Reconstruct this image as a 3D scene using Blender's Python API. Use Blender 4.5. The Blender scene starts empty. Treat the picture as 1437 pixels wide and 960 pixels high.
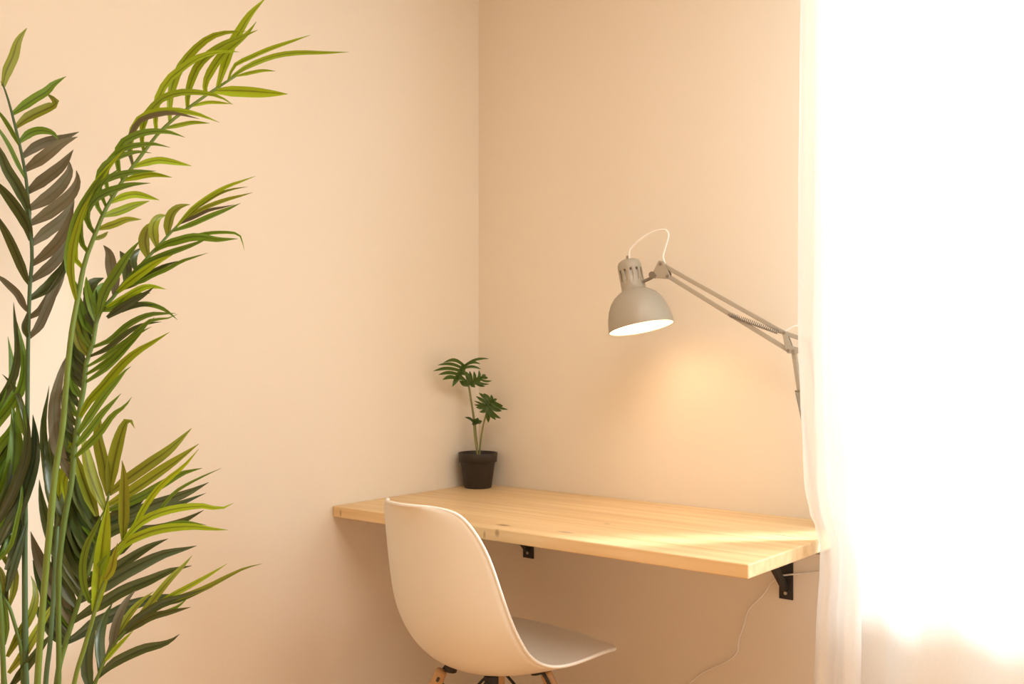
import bpy, bmesh, math, random
from mathutils import Vector, Matrix, Quaternion
random.seed(7)
SC = bpy.context.scene
COL = SC.collection
# ------------------------------------------------------------------ camera
F, YAW, EYE = 1514.43, 0.6799, Vector((2.1945, -2.5486, 1.1894))
cam_d = bpy.data.cameras.new('camera')
cam_d.sensor_width = 36.0
cam_d.lens = 36.0 * F / 1437.0
cam_d.clip_start = 0.05
cam = bpy.data.objects.new('camera', cam_d)
cam.location = EYE
cam.rotation_euler = (math.pi / 2, 0, YAW)
COL.objects.link(cam)
SC.camera = cam
# ------------------------------------------------------------------ world, light, exposure
SC.view_settings.view_transform = 'Standard'
SC.view_settings.look = 'None'
SC.view_settings.gamma = 1.0
SC.view_settings.use_curve_mapping = False
SC.view_settings.exposure = 0.26
W = bpy.data.worlds.new('daylight')
SC.world = W
W.use_nodes = True
bg = W.node_tree.nodes['Background']
bg.inputs[0].default_value = (0.72, 0.88, 1.0, 1)
bg.inputs[1].default_value = 4.0


def area_light(name, loc, rot, sx, sy, watts, col):
    l = bpy.data.lights.new(name, 'AREA')
    l.shape = 'RECTANGLE'
    l.size, l.size_y = sx, sy
    l.energy = watts
    l.color = col
    o = bpy.data.objects.new(name, l)
    o.location = loc
    o.rotation_euler = rot
    COL.objects.link(o)
    return o


area_light('ceiling_fill_light', (1.9, -1.35, 2.52), (0, 0, 0), 1.3, 1.3, 24, (1.0, 0.92, 0.83))  # unseen overhead fill, added to brighten walls and desktop; no fixture modelled
area_light('rear_fill_light', (2.3, -4.8, 0.75), (math.pi / 2, 0, 0), 2.6, 1.3, 26, (1.0, 0.74, 0.46))  # added warm fill behind the camera, lifts the shade under the desk
_s = bpy.data.lights.new('low_sun', 'SUN')
_s.energy = 10.0
_s.angle = math.radians(14)
_s.color = (0.93, 0.98, 1.0)
sun = bpy.data.objects.new('low_sun', _s)
sun.rotation_euler = Vector((0.575, 0.70, 0.42)).to_track_quat('Z', 'Y').to_euler()
sun.location = (6, 4, 4)
COL.objects.link(sun)
_p = area_light('window_portal', (2.5, 0.20, 1.59), (-math.pi / 2, 0, 0), 2.38, 1.76, 10, (1, 1, 1))
_p.data.cycles.is_portal = True


# ------------------------------------------------------------------ materials
def mat(name, col, rough=0.6, metal=0.0, spec=0.5):
    m = bpy.data.materials.new(name)
    m.use_nodes = True
    b = m.node_tree.nodes['Principled BSDF']
    b.inputs['Base Color'].default_value = (*col, 1)
    b.inputs['Roughness'].default_value = rough
    b.inputs['Metallic'].default_value = metal
    b.inputs['Specular IOR Level'].default_value = spec
    return m


def N(m, kind, **kw):
    n = m.node_tree.nodes.new(kind)
    for k, v in kw.items():
        setattr(n, k, v)
    return n


def L(m, a, b):
    m.node_tree.links.new(a, b)


def noisy(name, c1, c2, scale, rough=0.6, bump=0.0, stretch=(1, 1, 1), detail=4, metal=0.0, spec=0.5, bscale=None):
    m = mat(name, c1, rough, metal, spec)
    tc = N(m, 'ShaderNodeTexCoord')
    mp = N(m, 'ShaderNodeMapping')
    mp.inputs['Scale'].default_value = stretch
    nz = N(m, 'ShaderNodeTexNoise')
    nz.inputs['Scale'].default_value = scale
    nz.inputs['Detail'].default_value = detail
    mx = N(m, 'ShaderNodeMix', data_type='RGBA')
    mx.inputs[6].default_value = (*c1, 1)
    mx.inputs[7].default_value = (*c2, 1)
    b = m.node_tree.nodes['Principled BSDF']
    L(m, tc.outputs['Object'], mp.inputs['Vector'])
    L(m, mp.outputs[0], nz.inputs['Vector'])
    L(m, nz.outputs['Fac'], mx.inputs[0])
    L(m, mx.outputs[2], b.inputs['Base Color'])
    if bump:
        n2 = N(m, 'ShaderNodeTexNoise')
        n2.inputs['Scale'].default_value = bscale or scale
        n2.inputs['Detail'].default_value = 3
        L(m, mp.outputs[0], n2.inputs['Vector'])
        bp = N(m, 'ShaderNodeBump')
        bp.inputs['Strength'].default_value = bump
        bp.inputs['Distance'].default_value = 0.002
        L(m, n2.outputs['Fac'], bp.inputs['Height'])
        L(m, bp.outputs[0], b.inputs['Normal'])
    return m


M = {}
M['wall'] = noisy('wall_paint', (0.84, 0.75, 0.635), (0.825, 0.735, 0.615), 2.5, 0.85, 0.12, spec=0.2, bscale=140)
M['wall_far'] = noisy('low_bounce_wall_paint', (0.36, 0.29, 0.22), (0.34, 0.27, 0.20), 2.5, 0.85, 0.1, spec=0.2)  # unseen wall behind the camera, darkened to cut the light it bounces back
M['ceiling'] = noisy('ceiling_paint', (0.84, 0.78, 0.69), (0.82, 0.76, 0.67), 2, 0.9, 0.05, spec=0.2)
M['floor'] = noisy('floor_wood', (0.78, 0.43, 0.19), (0.70, 0.37, 0.15), 6, 0.5, 0.1, stretch=(1, 12, 1))
M['frame_white'] = noisy('window_white_paint', (0.83, 0.84, 0.84), (0.80, 0.81, 0.82), 9, 0.45)
M['black_steel'] = noisy('black_powder_coat', (0.018, 0.016, 0.015), (0.03, 0.027, 0.024), 60, 0.5, 0.1)
M['screw'] = noisy('zinc_screw', (0.55, 0.5, 0.42), (0.4, 0.36, 0.3), 90, 0.4, metal=0.8)
M['shell'] = noisy('white_plastic', (0.83, 0.79, 0.72), (0.81, 0.77, 0.70), 3, 0.38, 0.03, bscale=220)
M['beech'] = noisy('beech_wood', (0.66, 0.40, 0.20), (0.50, 0.28, 0.12), 30, 0.45, 0.05, stretch=(1, 1, 0.08))
M['wire'] = noisy('black_wire', (0.015, 0.014, 0.013), (0.03, 0.028, 0.026), 50, 0.35)
M['rubber'] = noisy('black_rubber', (0.02, 0.018, 0.017), (0.035, 0.03, 0.028), 40, 0.7)
M['pot'] = noisy('dark_brown_plastic', (0.022, 0.016, 0.012), (0.032, 0.023, 0.017), 30, 0.5, 0.05)
M['soil'] = noisy('soil', (0.05, 0.03, 0.018), (0.11, 0.075, 0.045), 90, 0.95, 0.6)
M['lamp_grey'] = noisy('beige_enamel', (0.40, 0.355, 0.285), (0.385, 0.34, 0.27), 20, 0.42, 0.02)
M['lamp_arm'] = noisy('beige_grey_arm_paint', (0.40, 0.345, 0.27), (0.37, 0.32, 0.25), 30, 0.45, 0.03)
M['steel'] = noisy('dull_steel', (0.30, 0.26, 0.22), (0.22, 0.19, 0.16), 60, 0.4, metal=0.7)
M['reflector'] = noisy('white_reflector_enamel', (0.88, 0.86, 0.82), (0.86, 0.84, 0.80), 20, 0.5)
M['cord'] = noisy('white_cord', (0.90, 0.86, 0.80), (0.87, 0.83, 0.77), 40, 0.5)
M['stem_green'] = noisy('green_stem', (0.14, 0.215, 0.028), (0.07, 0.125, 0.02), 9, 0.6, 0.15, stretch=(1, 1, 0.3), bscale=60)
M['stem_teal'] = noisy('blue_green_stem', (0.085, 0.15, 0.055), (0.05, 0.10, 0.035), 9, 0.55, 0.15, stretch=(1, 1, 0.3), bscale=60)
M['stem_yellow'] = noisy('yellow_green_stem', (0.19, 0.27, 0.03), (0.09, 0.15, 0.022), 9, 0.6, 0.15, stretch=(1, 1, 0.3), bscale=60)
M['small_stem'] = noisy('tan_green_stem', (0.28, 0.25, 0.09), (0.17, 0.18, 0.06), 70, 0.5)


def emit(name, col, strength):
    m = bpy.data.materials.new(name)
    m.use_nodes = True
    nt = m.node_tree
    nt.nodes.remove(nt.nodes['Principled BSDF'])
    e = nt.nodes.new('ShaderNodeEmission')
    e.inputs[0].default_value = (*col, 1)
    e.inputs[1].default_value = strength
    nt.links.new(e.outputs[0], nt.nodes['Material Output'].inputs[0])
    return m


M['bulb'] = emit('warm_bulb', (1.0, 0.66, 0.36), 36.0)


def leaf_mat(name, col, under, rib, transl=0.25, rough=0.42):
    """artificial leaf: own colour above, fabric underside, dark midrib, fine streaks, small change from leaf to leaf"""
    m = mat(name, col, rough)
    nt = m.node_tree
    b = nt.nodes['Principled BSDF']
    uv = N(m, 'ShaderNodeUVMap')
    sx = N(m, 'ShaderNodeSeparateXYZ')
    L(m, uv.outputs[0], sx.inputs[0])
    ab = N(m, 'ShaderNodeMath', operation='SUBTRACT')
    ab.inputs[1].default_value = 0.5
    L(m, sx.outputs[0], ab.inputs[0])
    a2 = N(m, 'ShaderNodeMath', operation='ABSOLUTE')
    L(m, ab.outputs[0], a2.inputs[0])
    rr = N(m, 'ShaderNodeMapRange')
    rr.inputs[1].default_value = 0.03
    rr.inputs[2].default_value = 0.12
    rr.inputs[3].default_value = 0.75
    rr.inputs[4].default_value = 0.0
    L(m, a2.outputs[0], rr.inputs[0])
    mp = N(m, 'ShaderNodeMapping')
    mp.inputs['Scale'].default_value = (14, 1.5, 1)
    L(m, uv.outputs[0], mp.inputs[0])
    nz = N(m, 'ShaderNodeTexNoise')
    nz.inputs['Scale'].default_value = 1.5
    nz.inputs['Detail'].default_value = 3
    L(m, mp.outputs[0], nz.inputs['Vector'])
    oi = N(m, 'ShaderNodeObjectInfo')
    vr = N(m, 'ShaderNodeMapRange')
    vr.inputs[3].default_value = 0.78
    vr.inputs[4].default_value = 1.18
    L(m, oi.outputs['Random'], vr.inputs[0])
    st = N(m, 'ShaderNodeMapRange')
    st.inputs[3].default_value = 0.75
    st.inputs[4].default_value = 1.25
    L(m, nz.outputs['Fac'], st.inputs[0])
    mu = N(m, 'ShaderNodeMath', operation='MULTIPLY')
    L(m, vr.outputs[0], mu.inputs[0])
    L(m, st.outputs[0], mu.inputs[1])
    geo = N(m, 'ShaderNodeNewGeometry')
    mxu = N(m, 'ShaderNodeMix', data_type='RGBA')
    mxu.inputs[6].default_value = (*col, 1)
    mxu.inputs[7].default_value = (*under, 1)
    L(m, geo.outputs['Backfacing'], mxu.inputs[0])
    mxr = N(m, 'ShaderNodeMix', data_type='RGBA')
    L(m, rr.outputs[0], mxr.inputs[0])
    L(m, mxu.outputs[2], mxr.inputs[6])
    mxr.inputs[7].default_value = (*rib, 1)
    hs = N(m, 'ShaderNodeHueSaturation')
    L(m, mxr.outputs[2], hs.inputs['Color'])
    L(m, mu.outputs[0], hs.inputs['Value'])
    L(m, hs.outputs[0], b.inputs['Base Color'])
    tr = N(m, 'ShaderNodeBsdfTranslucent')
    L(m, hs.outputs[0], tr.inputs[0])
    ms = N(m, 'ShaderNodeMixShader')
    ms.inputs[0].default_value = transl
    L(m, b.outputs[0], ms.inputs[1])
    L(m, tr.outputs[0], ms.inputs[2])
    L(m, ms.outputs[0], nt.nodes['Material Output'].inputs[0])
    return m


LM = {
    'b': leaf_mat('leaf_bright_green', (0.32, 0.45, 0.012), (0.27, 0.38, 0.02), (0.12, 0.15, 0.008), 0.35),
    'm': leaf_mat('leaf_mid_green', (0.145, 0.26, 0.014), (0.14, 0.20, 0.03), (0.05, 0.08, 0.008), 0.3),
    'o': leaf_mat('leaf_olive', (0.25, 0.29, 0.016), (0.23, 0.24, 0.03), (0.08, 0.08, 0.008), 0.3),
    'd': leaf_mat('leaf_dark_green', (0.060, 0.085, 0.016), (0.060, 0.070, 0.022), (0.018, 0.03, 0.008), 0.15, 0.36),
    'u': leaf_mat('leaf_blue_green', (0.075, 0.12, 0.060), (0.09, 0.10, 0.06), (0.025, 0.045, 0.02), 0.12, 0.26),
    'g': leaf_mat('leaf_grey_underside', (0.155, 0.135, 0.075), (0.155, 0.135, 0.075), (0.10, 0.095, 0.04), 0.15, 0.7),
    'p': leaf_mat('houseplant_leaf_green', (0.055, 0.105, 0.008), (0.065, 0.11, 0.015), (0.022, 0.05, 0.005), 0.2, 0.4),
}


def pine_material():
    m = mat('pine_board', (0.76, 0.56, 0.34), 0.42, spec=0.45)
    b = m.node_tree.nodes['Principled BSDF']
    tc = N(m, 'ShaderNodeTexCoord')
    sp = N(m, 'ShaderNodeSeparateXYZ')
    L(m, tc.outputs['Object'], sp.inputs[0])
    # stave index along the depth of the board -> shift of the grain, small change of tone
    st = N(m, 'ShaderNodeMath', operation='MULTIPLY')
    st.inputs[1].default_value = 1 / 0.10
    L(m, sp.outputs[1], st.inputs[0])
    fl = N(m, 'ShaderNodeMath', operation='FLOOR')
    L(m, st.outputs[0], fl.inputs[0])
    wn = N(m, 'ShaderNodeTexWhiteNoise', noise_dimensions='1D')
    L(m, fl.outputs[0], wn.inputs['W'])
    mp = N(m, 'ShaderNodeMapping')
    mp.inputs['Scale'].default_value = (1.1, 22, 22)
    L(m, tc.outputs['Object'], mp.inputs[0])
    ad = N(m, 'ShaderNodeVectorMath', operation='ADD')
    L(m, mp.outputs[0], ad.inputs[0])
    sc = N(m, 'ShaderNodeVectorMath', operation='SCALE')
    sc.inputs['Scale'].default_value = 9.0
    L(m, wn.outputs['Color'], sc.inputs[0])
    L(m, sc.outputs[0], ad.inputs[1])
    nz = N(m, 'ShaderNodeTexNoise')
    nz.inputs['Scale'].default_value = 1.3
    nz.inputs['Detail'].default_value = 5
    nz.inputs['Distortion'].default_value = 0.6
    L(m, ad.outputs[0], nz.inputs['Vector'])
    cr = N(m, 'ShaderNodeValToRGB')
    cr.color_ramp.elements[0].position = 0.3
    cr.color_ramp.elements[0].color = (0.70, 0.46, 0.215, 1)
    cr.color_ramp.elements[1].position = 0.68
    cr.color_ramp.elements[1].color = (0.85, 0.635, 0.37, 1)
    L(m, nz.outputs['Fac'], cr.inputs[0])
    hs = N(m, 'ShaderNodeHueSaturation')
    vr = N(m, 'ShaderNodeMapRange')
    vr.inputs[3].default_value = 0.94
    vr.inputs[4].default_value = 1.05
    L(m, wn.outputs['Value'], vr.inputs[0])
    L(m, vr.outputs[0], hs.inputs['Value'])
    L(m, cr.outputs[0], hs.inputs['Color'])
    out = hs.outputs[0]
    for (kx, ky, kz, rx, ry, k) in KNOTS:
        a = N(m, 'ShaderNodeVectorMath', operation='SUBTRACT')
        a.inputs[1].default_value = (kx, ky, kz)
        L(m, tc.outputs['Object'], a.inputs[0])
        mu = N(m, 'ShaderNodeVectorMath', operation='MULTIPLY')
        mu.inputs[1].default_value = (1 / rx, 1 / ry, 1 / 0.012)
        L(m, a.outputs[0], mu.inputs[0])
        ln = N(m, 'ShaderNodeVectorMath', operation='LENGTH')
        L(m, mu.outputs[0], ln.inputs[0])
        r = N(m, 'ShaderNodeMapRange')
        r.inputs[1].default_value = 0.35
        r.inputs[2].default_value = 1.0
        r.inputs[3].default_value = k
        r.inputs[4].default_value = 0.0
        L(m, ln.outputs['Value'], r.inputs[0])
        mx = N(m, 'ShaderNodeMix', data_type='RGBA')
        L(m, r.outputs[0], mx.inputs[0])
        L(m, out, mx.inputs[6])
        mx.inputs[7].default_value = (0.22, 0.11, 0.05, 1)
        out = mx.outputs[2]
    L(m, out, b.inputs['Base Color'])
    return m


def curtain_material():
    m = bpy.data.materials.new('sheer_white_voile')
    m.use_nodes = True
    nt = m.node_tree
    nt.nodes.remove(nt.nodes['Principled BSDF'])
    df = N(m, 'ShaderNodeBsdfDiffuse')
    df.inputs[0].default_value = (0.93, 0.915, 0.90, 1)
    tl = N(m, 'ShaderNodeBsdfTranslucent')
    tl.inputs[0].default_value = (0.94, 0.93, 0.92, 1)
    tp = N(m, 'ShaderNodeBsdfTransparent')
    a = N(m, 'ShaderNodeMixShader')
    a.inputs[0].default_value = 0.42
    L(m, df.outputs[0], a.inputs[1])
    L(m, tl.outputs[0], a.inputs[2])
    b = N(m, 'ShaderNodeMixShader')
    tc = N(m, 'ShaderNodeTexCoord')
    nz = N(m, 'ShaderNodeTexNoise')
    nz.inputs['Scale'].default_value = 300
    L(m, tc.outputs['Object'], nz.inputs['Vector'])
    mr = N(m, 'ShaderNodeMapRange')
    mr.inputs[3].default_value = 0.74
    mr.inputs[4].default_value = 0.82
    L(m, nz.outputs['Fac'], mr.inputs[0])
    L(m, mr.outputs[0], b.inputs[0])
    L(m, tp.outputs[0], b.inputs[1])
    L(m, a.outputs[0], b.inputs[2])
    L(m, b.outputs[0], nt.nodes['Material Output'].inputs[0])
    return m


def glass_material():
    m = bpy.data.materials.new('clear_glass')
    m.use_nodes = True
    nt = m.node_tree
    nt.nodes.remove(nt.nodes['Principled BSDF'])
    tp = N(m, 'ShaderNodeBsdfTransparent')
    tp.inputs[0].default_value = (0.96, 0.98, 0.97, 1)
    gl = N(m, 'ShaderNodeBsdfGlossy')
    gl.inputs['Roughness'].default_value = 0.02
    ms = N(m, 'ShaderNodeMixShader')
    ms.inputs[0].default_value = 0.05
    L(m, tp.outputs[0], ms.inputs[1])
    L(m, gl.outputs[0], ms.inputs[2])
    L(m, ms.outputs[0], nt.nodes['Material Output'].inputs[0])
    return m


M['curtain'] = curtain_material()
M['glass'] = glass_material()


# ------------------------------------------------------------------ mesh helpers
class MB:
    """collects shapes, links them as ONE mesh object"""

    def __init__(self):
        self.v, self.f, self.uv = [], [], {}

    def add(self, vs, fs, uvs=None):
        o = len(self.v)
        self.v += [tuple(p) for p in vs]
        for f in fs:
            self.f.append(tuple(i + o for i in f))
        if uvs:
            for i, t in enumerate(uvs):
                self.uv[o + i] = t
        return self

    def box(self, lo, hi, mtx=None):
        x0, y0, z0 = lo
        x1, y1, z1 = hi
        vs = [Vector(p) for p in ((x0, y0, z0), (x1, y0, z0), (x1, y1, z0), (x0, y1, z0), (x0, y0, z1), (x1, y0, z1), (x1, y1, z1), (x0, y1, z1))]
        if mtx:
            vs = [mtx @ p for p in vs]
        return self.add(vs, [(0, 3, 2, 1), (4, 5, 6, 7), (0, 1, 5, 4), (1, 2, 6, 5), (2, 3, 7, 6), (3, 0, 4, 7)])

    def bar(self, a, b, w, h=None, side=None):
        """square bar from a to b"""
        a, b = Vector(a), Vector(b)
        h = h or w
        d = (b - a)
        ln = d.length
        z = d.normalized()
        s = Vector(side) if side else (Vector((0, 0, 1)) if abs(z.z) < 0.95 else Vector((0, 1, 0)))
        x = s.cross(z).normalized()
        y = z.cross(x)
        m = Matrix((x, y, z)).transposed().to_4x4()
        m.translation = a
        return self.box((-w / 2, -h / 2, 0), (w / 2, h / 2, ln), m)

    def tube(self, pts, rad, seg=8, cap=True):
        pts = [Vector(p) for p in pts]
        n = len(pts)
        rs = rad if isinstance(rad, (list, tuple)) else [rad] * n
        ref = None
        vs, fs = [], []
        for i, p in enumerate(pts):
            t = (pts[min(i + 1, n - 1)] - pts[max(i - 1, 0)]).normalized()
            if ref is None:
                ref = Vector((0, 0, 1)) if abs(t.z) < 0.9 else Vector((1, 0, 0))
                ref = (ref - t * ref.dot(t)).normalized()
            else:
                ref = (ref - t * ref.dot(t)).normalized()
            bn = t.cross(ref)
            for k in range(seg):
                an = 2 * math.pi * k / seg
                vs.append(p + (ref * math.cos(an) + bn * math.sin(an)) * rs[i])
        for i in range(n - 1):
            for k in range(seg):
                a, b = i * seg + k, i * seg + (k + 1) % seg
                fs.append((a, b, b + seg, a + seg))
        if cap:
            fs.append(tuple(reversed(range(seg))))
            fs.append(tuple((n - 1) * seg + k for k in range(seg)))
        return self.add(vs, fs)

    def lathe(self, prof, seg=32, mtx=None, skip=None, close=False):
        """prof = [(r, z)...]; skip(i, k) leaves a face out"""
        vs, fs = [], []
        n = len(prof)
        for r, z in prof:
            for k in range(seg):
                an = 2 * math.pi * k / seg
                p = Vector((r * math.cos(an), r * math.sin(an), z))
                vs.append(mtx @ p if mtx else p)
        for i in range(n - 1):
            for k in range(seg):
                if skip and skip(i, k):
                    continue
                a, b = i * seg + k, i * seg + (k + 1) % seg
                fs.append((a, b, b + seg, a + seg))
        if close:
            fs.append(tuple(reversed(range(seg))))
            fs.append(tuple((n - 1) * seg + k for k in range(seg)))
        return self.add(vs, fs)

    def build(self, name, m, parent=None, smooth=False, bevel=0.0, solid=0.0, loc=None, sub=0):
        me = bpy.data.meshes.new(name)
        off = Vector(loc) if loc is not None else Vector((0, 0, 0))
        me.from_pydata([tuple(Vector(p) - off) for p in self.v], [], self.f)
        if self.uv:
            ul = me.uv_layers.new(name='UVMap')
            for lp in me.loops:
                ul.data[lp.index].uv = self.uv.get(lp.vertex_index, (0, 0))
        me.materials.append(m)
        if smooth:
            me.polygons.foreach_set('use_smooth', [True] * len(me.polygons))
        me.update()
        o = bpy.data.objects.new(name, me)
        COL.objects.link(o)
        if parent is not None:
            o.parent = parent
            w = Vector((0, 0, 0))
            q = parent
            while q is not None:
                w += q.location
                q = q.parent
            o.location = off - w
        else:
            o.location = off
        if solid:
            md = o.modifiers.new('thickness', 'SOLIDIFY')
            md.thickness = solid
            md.offset = 0
        if bevel:
            md = o.modifiers.new('edge', 'BEVEL')
            md.width = bevel
            md.segments = 2
            md.limit_method = 'ANGLE'
        if sub:
            md = o.modifiers.new('sub', 'SUBSURF')
            md.levels = sub
            md.render_levels = sub
        return o


def empty(name, loc):
    o = bpy.data.objects.new(name, None)
    o.location = loc
    o.empty_display_size = 0.1
    COL.objects.link(o)
    return o


def tag(o, label=None, cat=None, group=None, kind=None):
    for k, v in (('label', label), ('category', cat), ('group', group), ('kind', kind)):
        if v:
            o[k] = v
    return o


def catmull(pts, n):
    pts = [Vector(p) for p in pts]
    m = len(pts)
    if m == 2:
        return [pts[0].lerp(pts[1], i / (n - 1)) for i in range(n)]
    P = [2 * pts[0] - pts[1]] + pts + [2 * pts[-1] - pts[-2]]
    # parameter by chord length so that uneven points do not bunch up
    ds = [0.0]
    for i in range(1, m):
        ds.append(ds[-1] + (pts[i] - pts[i - 1]).length)
    out = []
    for k in range(n):
        t = ds[-1] * k / (n - 1)
        i = 0
        while i < m - 2 and ds[i + 1] < t:
            i += 1
        u = (t - ds[i]) / max(ds[i + 1] - ds[i], 1e-9)
        u = min(max(u, 0), 1)
        a, b, c, d = P[i], P[i + 1], P[i + 2], P[i + 3]
        out.append(0.5 * (2 * b + (c - a) * u + (2 * a - 5 * b + 4 * c - d) * u * u + (3 * b - a - 3 * c + d) * u ** 3))
    return out


FWD = Vector((-math.sin(YAW), math.cos(YAW), 0))
RGT = Vector((math.cos(YAW), math.sin(YAW), 0))
UP = Vector((0, 0, 1))


def survey(px, py, dist):
    """sight line through a measured point of the photograph, dist metres into the room"""
    return EYE + (FWD + RGT * ((px - 718.5) / F) - UP * ((py - 480) / F)) * dist


# ------------------------------------------------------------------ room
RX, RY, RZ = 4.3, -4.9, 2.6
WX0, WX1, WZ0, WZ1, WD = 1.30, 3.7, 0.70, 2.48, 0.20


def structure(o):
    return tag(o, kind='structure')


structure(MB().box((-0.2, RY - 0.2, -0.1), (RX + 0.2, 0.25, 0)).build('floor', M['floor']))
structure(MB().box((-0.2, RY - 0.2, RZ), (RX + 0.2, 0.25, RZ + 0.1)).build('ceiling', M['ceiling']))
structure(MB().box((-0.2, RY, 0), (0, 0.25, RZ)).build('wall_left', M['wall']))
structure(MB().box((RX, RY, 0), (RX + 0.2, 0.25, RZ)).build('wall_right', M['wall']))
structure(MB().box((-0.2, RY - 0.2, 0), (RX + 0.2, RY, RZ)).build('wall_front', M['wall_far']))
bw = MB()
bw.box((0, 0, 0), (WX0, 0.25, RZ))
bw.box((WX1, 0, 0), (RX, 0.25, RZ))
bw.box((WX0, 0, 0), (WX1, 0.25, WZ0))
bw.box((WX0, 0, WZ1), (WX1, 0.25, RZ))
structure(bw.build('wall_back', M['wall']))
win = structure(empty('window_1', (WX0, 0.15, WZ0)))
fr = MB()
fr.box((WX0, 0.12, WZ0), (WX0 + 0.06, 0.19, WZ1))
fr.box((WX1 - 0.06, 0.12, WZ0), (WX1, 0.19, WZ1))
fr.box((WX0 + 0.06, 0.12, WZ0), (WX1 - 0.06, 0.19, WZ0 + 0.06))
fr.box((WX0 + 0.06, 0.12, WZ1 - 0.06), (WX1 - 0.06, 0.19, WZ1))
fr.build('window_frame', M['frame_white'], win, bevel=0.004)
MB().box((WX0 + 0.06, 0.152, WZ0 + 0.06), (WX1 - 0.06, 0.156, WZ1 - 0.06)).build('pane', M['glass'], win)

# ------------------------------------------------------------------ desk: pine board on two steel brackets
DL, DD, DZ, DT = 1.218, 0.60, 0.75, 0.0292
KNOTS = [(0.551, -0.548, 0.75, 0.026, 0.012, 0.9), (0.574, -0.60, 0.741, 0.009, 0.012, 0.55),
         (0.724, -0.533, 0.75, 0.030, 0.011, 0.5), (0.733, -0.375, 0.75, 0.014, 0.008, 0.45),
         (1.135, -0.255, 0.75, 0.050, 0.006, 0.75), (1.160, -0.207, 0.75, 0.030, 0.005, 0.5),
         (0.535, -0.60, 0.732, 0.005, 0.010, 0.5), (0.032, -0.60, 0.733, 0.004, 0.010, 0.6)]
M['pine'] = pine_material()
desk = MB().box((0.001, -DD, DZ - DT), (DL, -0.001, DZ)).build('desktop', M['pine'], bevel=0.0025)
tag(desk, 'pale pine board desktop fixed along the corner walls with knots on its front edge', 'desk')


def bracket(x0, x1, label):
    z0, z1 = 0.542, DZ - DT
    r = empty('shelf_bracket', (0.5 * (x0 + x1), 0, z0))
    tag(r, label, 'bracket', 'steel brackets under the desktop')
    xm = 0.5 * (x0 + x1)
    MB().box((x0, -0.005, z0), (x1, -0.0005, z1)).build('wall_plate', M['black_steel'], r, bevel=0.001)
    MB().box((x0, -0.24, z1 - 0.005), (x1, -0.006, z1 - 0.0005)).build('support_arm', M['black_steel'], r, bevel=0.001)
    MB().bar((xm, -0.008, z0 + 0.028), (xm, -0.148, z1 - 0.012), 0.020, 0.012, side=(1, 0, 0)).build('brace', M['black_steel'], r, bevel=0.001)
    for z in (z0 + 0.016, z1 - 0.03):
        MB().tube([(xm, -0.0052, z), (xm, -0.0085, z)], 0.0045, 10).build('screw', M['screw'], r)


bracket(0.180, 0.219, 'black steel bracket under the desktop behind the white chair')
bracket(1.005, 1.042, 'black steel bracket with diagonal brace beside the curtain')


# ------------------------------------------------------------------ chair
ST = [[0.245, 0.459, 0.161, -0.015, -0.0], [0.223, 0.455, 0.198, -0.017, 0.009], [0.156, 0.447, 0.216, -0.003, 0.025], [0.064, 0.429, 0.222, -0.002, 0.037], [-0.026, 0.421, 0.222, 0.008, 0.049], [-0.104, 0.432, 0.219, 0.026, 0.068], [-0.164, 0.475, 0.215, 0.054, 0.072], [-0.205, 0.545, 0.212, 0.074, 0.044], [-0.226, 0.633, 0.201, 0.075, 0.019], [-0.239, 0.717, 0.186, 0.068, 0.009], [-0.251, 0.783, 0.161, 0.056, 0.002], [-0.264, 0.815, 0.129, 0.049, 0.002], [-0.281, 0.829, 0.078, 0.036, -0.003]]
CHX, CHY, CHT, CHS = 0.5561, -0.5911, 1.39627, 1.00685


def uniform_cat(P, n):
    m = len(P)
    Q = [[2 * a - b for a, b in zip(P[0], P[1])]] + P + [[2 * a - b for a, b in zip(P[-1], P[-2])]]
    out = []
    for k in range(n):
        t = (m - 1) * k / (n - 1)
        i = min(int(t), m - 2)
        u = t - i
        a, b, c, d = Q[i:i + 4]
        out.append([0.5 * (2 * b_ + (c_ - a_) * u + (2 * a_ - 5 * b_ + 4 * c_ - d_) * u * u + (3 * b_ - a_ - 3 * c_ + d_) * u ** 3) for a_, b_, c_, d_ in zip(a, b, c, d)])
    return out


def chair_pt(x, y, z):
    x, y, z = x * CHS, y * CHS, z * CHS
    c, s = math.cos(CHT), math.sin(CHT)
    return Vector((CHX + c * x - s * y, CHY + s * x + c * y, z))


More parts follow.
